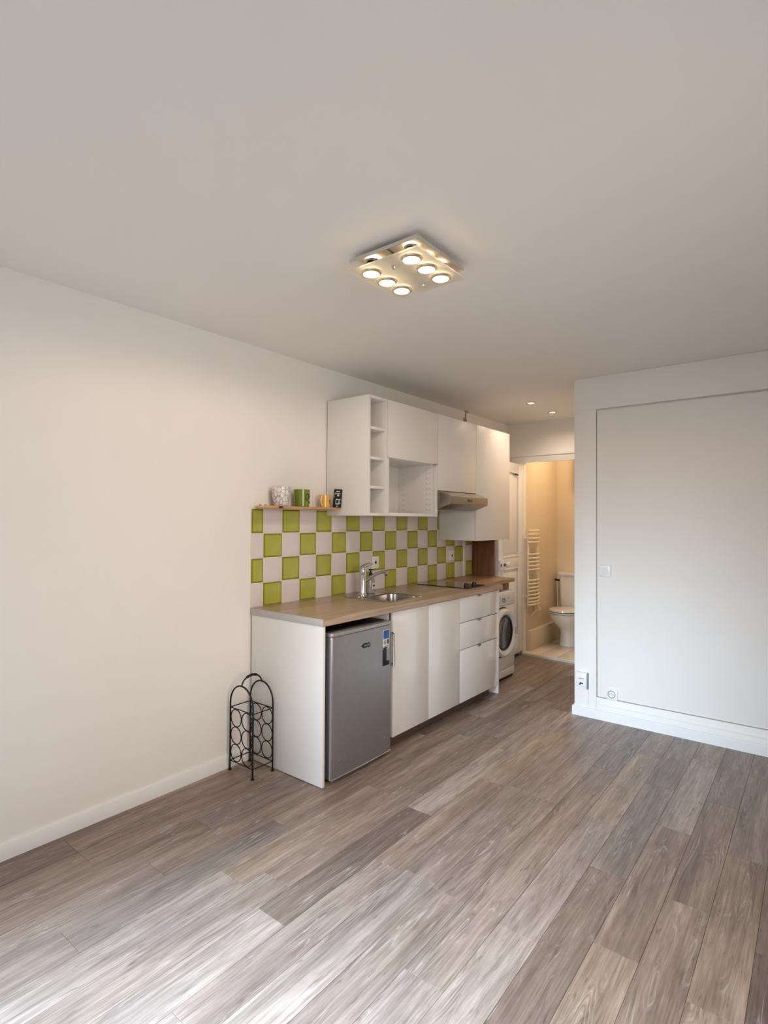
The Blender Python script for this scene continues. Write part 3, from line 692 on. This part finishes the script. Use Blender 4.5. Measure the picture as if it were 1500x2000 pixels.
# ------------------------------------------------------------------ sockets, switch and boxes
def socket_left(y0, y1, z0, z1, label):
    t = thing('wall_socket', label, 'socket', (.01, (y0 + y1) / 2, z0))
    bx('plate', (.0102, y0, z0), (.019, y1, z1), M['plastic'], t, .003)
    cy, cz = (y0 + y1) / 2, (z0 + z1) / 2
    bm = new(); lathe(bm, [(.012, .0205), (.021, .0205), (.021, .0185), (.012, .0185), (.012, .0205)], (0, cy, cz), 24, axis=(1, 0, 0), close=False); obj('socket_ring', bm, M['plastic'], t)
    bm = new(); cyl(bm, (.0188, cy, cz), (.0194, cy, cz), .014); obj('socket_hole', bm, M['ink'], t)
    bm = new(); cyl(bm, (.0190, cy, cz + .007), (.026, cy, cz + .007), .0025, n=8); obj('earth_pin', bm, M['steel'], t)
socket_left(3.262, 3.345, 1.066, 1.160, 'white wall socket on the tiles just above the tap')
socket_left(4.386, 4.478, 1.068, 1.160, 'white wall socket on the tiles above the black hob')
t = thing('light_switch', 'white light switch at chest height on the panelled wall', 'switch', (1.484, YR + REC, 1.036))
yw = YR + REC
bx('plate', (1.443, yw - .014, 1.036), (1.525, yw - .0004, 1.120), M['plastic'], t, .005)
bm = new(); prism(bm, [(yw - .0143, 1.054), (yw - .0235, 1.104), (yw - .0143, 1.104)], 'x', 1.463, 1.506); obj('rocker', bm, M['plastic'], t)
t = thing('wall_socket', 'white wall socket low on the panelled wall', 'socket', (1.534, yw, .157))
bx('plate', (1.497, yw - .012, .157), (1.570, yw - .0004, .232), M['plastic'], t, .002)
bm = new(); lathe(bm, [(.022, .0), (.0255, .002), (.027, .0), (.022, .0)], (1.529, yw - .0122, .196), 28, axis=(0, -1, 0), close=False); obj('socket_ring', bm, M['greyplastic'], t)
bm = new()
for dx, dz in ((-.011, 0), (.011, 0), (0, .009)): cyl(bm, (1.529 + dx, yw - .0121, .196 + dz), (1.529 + dx, yw - .0135, .196 + dz), .0028, n=10)
obj('socket_holes', bm, M['ink'], t)
t = thing('telephone_box', 'grey-sided white junction box above the skirting corner', 'junction box', (1.32, YR, .20))
bx('box', (1.283, YR - .026, .222), (1.360, YR - .0004, .322), M['plastic'], t, .003)
bx('side_cover', (1.3605, YR - .027, .205), (1.3665, YR - .0004, .320), M['greyplastic'], t, .001)
bx('slot', (1.301, YR - .0268, .276), (1.342, YR - .0262, .281), M['greyplastic'], t, 0)
bm = new(); prism(bm, [(1.300, .232), (1.308, .236), (1.312, .250), (1.334, .247), (1.334, .239), (1.322, .241), (1.312, .231)], 'y', YR - .029, YR - .0262); obj('plug', bm, M['ink'], t)
bm = new(); tube(bm, [(1.3635, YR - .003, .205), (1.3635, YR - .003, .085), (1.368, YR - .003, .078), (1.42, YR - .003, .0775), (1.9, YR - .003, .0775), (3.3, YR - .003, .0775)], .0022, 6); obj('cable', bm, M['plastic'], t)

# ------------------------------------------------------------------ ceiling lamp
LX, LY = 1.408, 1.790
t = thing('ceiling_lamp', 'square chrome ceiling lamp with frosted glass and six glowing spots', 'lamp', (LX, LY, H))
bx('ceiling_box', (LX - .06, LY - .06, 2.474), (LX + .06, LY + .06, H - .0003), M['chrome'], t, .004)
bx('base_plate', (LX - .163, LY - .168, 2.458), (LX + .163, LY + .168, 2.4735), M['chrome'], t, .002)
bm = new(); prism(bm, rrect(LX - .168, LY - .170, LX + .168, LY + .170, .006, 3), 'z', 2.424, 2.430); obj('glass_plate', bm, M['frost'], t)
bx('mounting_bar', (LX + .001, LY - .150, 2.4345), (LX + .015, LY + .150, 2.4375), M['steel'], t, .001)
for yy in (LY - .102, LY + .102):
    bm = new(); lathe(bm, [(0, 0), (.006, 0), (.008, .004), (.008, .012), (.004, .014), (.004, .045), (0, .045)], (LX + .008, yy, 2.412), 16); obj('screw_cap', bm, M['chrome'], t)
for xx in (LX - .096, LX + .100):
    for yy in (LY - .112, LY - .010, LY + .092):
        bm = new(); lathe(bm, [(.033, -.002), (.040, -.001), (.044, .003), (.043, .0065), (.034, .0075), (.031, .003), (.033, -.002)], (xx, yy, 2.4160), 32, close=False); rg = obj('spot_ring', bm, M['ringgold'], t)
        bm = new(); lathe(bm, [(0, -.0105), (.012, -.0095), (.024, -.0045), (.0302, .002), (.0302, .007), (.022, .020), (0, .024)], (xx, yy, 2.416), 28); obj('bulb', bm, M['bulb'], rg)
        bm = new(); lathe(bm, [(.026, 0), (.030, .003), (.024, .014), (.016, .0170), (.014, .0170), (.022, .012), (.025, .003), (.026, 0)], (xx, yy, 2.4405), 24, close=False); obj('reflector_cup', bm, M['chrome'], t)
        light('SPOT', 'halogen_spot', (xx, yy, 2.400), 4.0, (1.0, .76, .59), target=(xx, yy, 0), spot_size=math.radians(178), spot_blend=.25, shadow_soft_size=.025)

# downlights in the hallway ceiling
for x, y, lb in ((.678, 4.695, 'recessed hallway downlight nearer the kitchen cabinets'), (.672, 5.217, 'recessed hallway downlight nearer the bathroom door')):
    t = thing('downlight', lb, 'lamp', (x, y, H), group='recessed hallway downlights')
    bm = new(); lathe(bm, [(.030, 0), (.042, 0), (.044, -.002), (.040, -.006), (.032, -.007), (.030, 0)], (x, y, H - .0003), 28, close=False); obj('ring', bm, M['chrome'], t)
    bm = new(); lathe(bm, [(0, -.0045), (.022, -.0040), (.0295, -.001), (.0295, 0), (0, 0)], (x, y, H - .0004), 24); obj('lens', bm, M['led'], t)
    light('SPOT', 'downlight_beam', (x, y, H - .02), 9, (1.0, .78, .60), target=(x, y, 0), spot_size=math.radians(160), spot_blend=.8, shadow_soft_size=.03)

# ------------------------------------------------------------------ wine rack
t = thing('wine_rack', 'black wrought-iron wine rack standing in the corner by the end panel', 'wine rack', (.14, 2.035, 0))
XA, XB = .036, .240
def frame(y):
    bm = new(); r = (XB - XA) / 2; c = (XA + XB) / 2; pts = [(XA, y, .0), (XA, y, .20), (XA, y, .385)]
    pts += [(c - r * math.cos(a), y, .385 + r * 1.08 * math.sin(a)) for a in [k * PI / 14 for k in range(1, 14)]]
    pts += [(XB, y, .385), (XB, y, .20), (XB, y, .0)]
    tube(bm, pts, .0048, 8)
    obj('hoop', bm, M['blackiron'], t)
    for x in (XA, XB):
        bm = new(); lathe(bm, [(0, 0), (.0105, 0), (.0105, .004), (.006, .007), (0, .007)], (x, y, 0), 12); obj('foot', bm, M['blackiron'], t)
    for i in range(2):
        for j in range(3):
            rr = .0485; cx = XA + .0055 + rr + i * (2 * rr + .0015); cz = .305 - j * .0985
            bm = new(); tube(bm, [(cx + (rr - .002) * math.cos(a), y, cz + rr * math.sin(a)) for a in [k * PI / 14 for k in range(28)]], .0030, 6, closed=True); obj('ring', bm, M['blackiron'], t)
RY0, RY1 = 1.962, 2.104
frame(RY0); frame(RY1)
for z in (.358, .055):
    for x in (XA, XB):
        bm = new(); tube(bm, [(x, RY0, z), (x, RY1, z)], .0028, 6); obj('crossbar', bm, M['blackiron'], t)
    for y in (RY0, RY1):
        bm = new(); tube(bm, [(XA, y, z), (XB, y, z)], .0028, 6); obj('crossbar', bm, M['blackiron'], t)
bm = new(); cxx = (XA + XB) / 2
tube(bm, [(cxx, (RY0 + RY1) / 2 - .071 * math.cos(a), .490 + .055 * math.sin(a)) for a in [k * PI / 12 for k in range(13)]], .0042, 8); obj('handle', bm, M['blackiron'], t)
bm = new(); tube(bm, [(cxx, (RY0 + RY1) / 2 - .071 * math.cos(a), .490 + .055 * math.sin(a)) for a in [k * PI / 12 for k in range(4, 9)]], .0075, 8); obj('grip', bm, M['blackiron'], t)

# ------------------------------------------------------------------ open panelled door to the bathroom
HX, HY = .187, 5.605
ang = math.atan2(.0685, -1.0)       # leaf points from the hinge towards the camera
DM = Matrix.Translation((HX, HY, 0)) @ Matrix.Rotation(math.atan2(-1.0, .0685), 4, 'Z')
DW, DT = .655, .040
t = thing('door_1', 'open white panelled door standing beside the washing machine', None, (HX, HY, 0), kind='structure')
def dpart(name, lo, hi, mat, parent, bev=.0015):
    m = bmesh.new(); mm = bmesh.new(); box(mm, lo, hi, bev); add(m, mm, DM); return obj(name, m, mat, parent)
# local x along the leaf, local +y faces the room, z up
dpart('leaf', (.0, -DT, .045), (DW, -.012, 2.045), M['trimw'], t)
for a, b, z0, z1, nm in ((.0, .105, .045, 2.045, 'stile'), (DW - .105, DW, .045, 2.045, 'stile'), (.105, DW - .105, .045, .22, 'rail'), (.105, DW - .105, .955, 1.06, 'rail'), (.105, DW - .105, 1.955, 2.045, 'rail')):
    dpart(nm, (a, -.0118, z0), (b, 0, z1), M['trimw'], t, .002)
for z0, z1 in ((.22, .955), (1.06, 1.955)):
    p = dpart('panel', (.150, -.0118, z0 + .045), (DW - .150, -.004, z1 - .045), M['trimw'], t, .003)
    m = bmesh.new(); mm = bmesh.new()
    for lo, hi in (((.105, z0), (DW - .105, z0 + .018)), ((.105, z1 - .018), (DW - .105, z1)), ((.105, z0 + .018), (.123, z1 - .018)), ((DW - .123, z0 + .018), (DW - .105, z1 - .018))):
        box(mm, (lo[0], -.0118, lo[1]), (hi[0], .004, hi[1]), .004)
    add(m, mm, DM); obj('moulding', m, M['trimw'], p)
lk = dpart('rim_lock', (DW - .09, .0005, .955), (DW - .001, .022, 1.048), M['trimw'], t, .002)
dpart('keeper', (DW - .028, .0225, .985), (DW - .006, .024, 1.015), M['ink'], lk, .0005)
m = bmesh.new(); mm = bmesh.new(); lathe(mm, [(0, 0), (.013, 0), (.010, .006), (.009, .026), (.014, .034), (.027, .042), (.028, .056), (.020, .066), (0, .068)], (DW - .125, .0005, 1.002), 24, axis=(0, 1, 0)); add(m, mm, DM); obj('knob', m, M['ceramic'], t)
m = bmesh.new(); mm = bmesh.new(); lathe(mm, [(0, 0), (.016, 0), (.016, .004), (0, .005)], (DW - .100, .0225, 1.00), 16, axis=(0, 1, 0)); add(m, mm, DM); obj('key_plate', m, M['ink'], lk)
dpart('bolt', (DW - .50, .0045, 1.918), (DW - .42, .014, 1.934), M['ink'], t, .001)

# ------------------------------------------------------------------ towel radiator
t = thing('towel_radiator', 'cream towel radiator with curved bars on the bathroom wall', 'radiator', (BX, 5.83, .50))
for yy in (5.665, 5.915):
    bm = new(); box(bm, (BX + .025, yy - .012, .52), (BX + .047, yy + .012, 1.345), .006); up = obj('upright', bm, M['radiator'], t)
    for zz in (.62, 1.25):
        bm = new(); cyl(bm, (BX + .0003, yy, zz), (BX + .026, yy, zz), .010); obj('wall_bracket', bm, M['radiator'], up)
for zz in (1.335, 1.293, 1.250, 1.208, 1.078, 1.036, .994, .952, .912, .795, .756, .717, .678, .639, .600, .562, .532):
    bm = new(); tube(bm, [(BX + .046 + .034 * math.sin(PI * k / 10), 5.638 + .302 * k / 10, zz) for k in range(11)], .0095, 8); obj('bar', bm, M['radiator'], t)
bm = new(); cyl(bm, (BX + .036, 5.905, .45), (BX + .036, 5.905, .519), .010); cyl(bm, (BX + .01, 5.905, .465), (BX + .075, 5.905, .465), .020); tube(bm, [(BX + .036, 5.89, .45), (BX + .034, 5.83, .43), (BX + .02, 5.80, .40), (BX + .003, 5.79, .39)], .007, 8); obj('valve', bm, M['radiator'], t)

# ------------------------------------------------------------------ toilet
TX = .455
t = thing('toilet', 'white close-coupled toilet with lid down in the bathroom', 'toilet', (TX, 6.25, .03))
def oval(cx, cy, a, bf, bb, z, n=32):
    out = []
    for k in range(n):
        th = 2 * PI * k / n; s = math.sin(th); out.append((cx + a * math.cos(th), cy + (bb if s > 0 else bf) * s, z))
    return out
bm = new()
loft(bm, [oval(TX, 6.26, .105, .115, .22, .0305), oval(TX, 6.26, .100, .112, .22, .06), oval(TX, 6.255, .088, .10, .20, .17), oval(TX, 6.25, .100, .12, .20, .225), oval(TX, 6.22, .150, .185, .20, .295), oval(TX, 6.20, .176, .215, .20, .36), oval(TX, 6.20, .180, .222, .20, .398), oval(TX, 6.20, .165, .205, .19, .405)])
obj('bowl', bm, M['ceramic'], t)
bm = new(); loft(bm, [oval(TX, 6.20, .178, .220, .19, .4075), oval(TX, 6.20, .184, .228, .19, .411), oval(TX, 6.20, .184, .228, .19, .420), oval(TX, 6.20, .178, .222, .19, .423)]); obj('seat', bm, M['ceramic'], t)
bm = new(); loft(bm, [oval(TX, 6.20, .176, .220, .185, .4285), oval(TX, 6.20, .188, .232, .19, .432), oval(TX, 6.20, .186, .230, .19, .446), oval(TX, 6.20, .15, .19, .16, .455), oval(TX, 6.20, .05, .08, .07, .459)]); obj('lid', bm, M['ceramic'], t)
bm = new(); loft(bm, [oval(TX, 6.20, .170, .213, .18, .4235), oval(TX, 6.20, .170, .213, .18, .428)]); obj('seat_buffer', bm, M['black'], t)
bm = new(); loft(bm, [[(p[0], p[1], z) for p in rrect(TX - w, 6.425, TX + w, BY - .004, .03, 4)] for w, z in ((.155, .44), (.165, .47), (.178, .79), (.178, .80))]); obj('cistern', bm, M['ceramic'], t)
bm = new(); loft(bm, [[(p[0], p[1], z) for p in rrect(TX - w, 6.412, TX + w, BY - .003, .03, 4)] for w, z in ((.184, .8015), (.190, .806), (.190, .825), (.180, .834))]); lid = obj('cistern_lid', bm, M['ceramic'], t)
bm = new(); lathe(bm, [(0, 0), (.028, 0), (.026, .006), (0, .008)], (TX + .06, 6.50, .8345), 20); obj('flush_button', bm, M['chrome'], lid)
t = thing('inlet_valve', 'dark water inlet valve on the wall beside the cistern', 'valve', (.245, 6.50, .70))
bm = new(); cyl(bm, (.2, 6.52, .735), (.262, 6.47, .735), .012); obj('valve_body', bm, M['black'], t)
bm = new(); tube(bm, [(.225, 6.51, .722), (.225, 6.52, .60), (.225, 6.53, .40), (.222, 6.54, .25)], .007, 8); obj('supply_pipe', bm, M['radiator'], t)
t = thing('bathroom_cabinet', 'white bathroom wall cabinet edge with a brown side above the toilet', 'cabinet', (.62, 6.45, 1.9))
bx('cabinet_body', (.470, 6.43, 1.90), (.70, BY - .003, 2.22), M['carcass'], t, .002)
bx('side_veneer', (.462, 6.43, 1.90), (.4695, BY - .003, 2.22), M['brownwood'], t, .0005)
bm = new(); box(bm, (.478, BY - .05, .86), (.56, BY - .003, 1.895), .003); obj('pipe_cover', bm, M['bathpaint'], t)
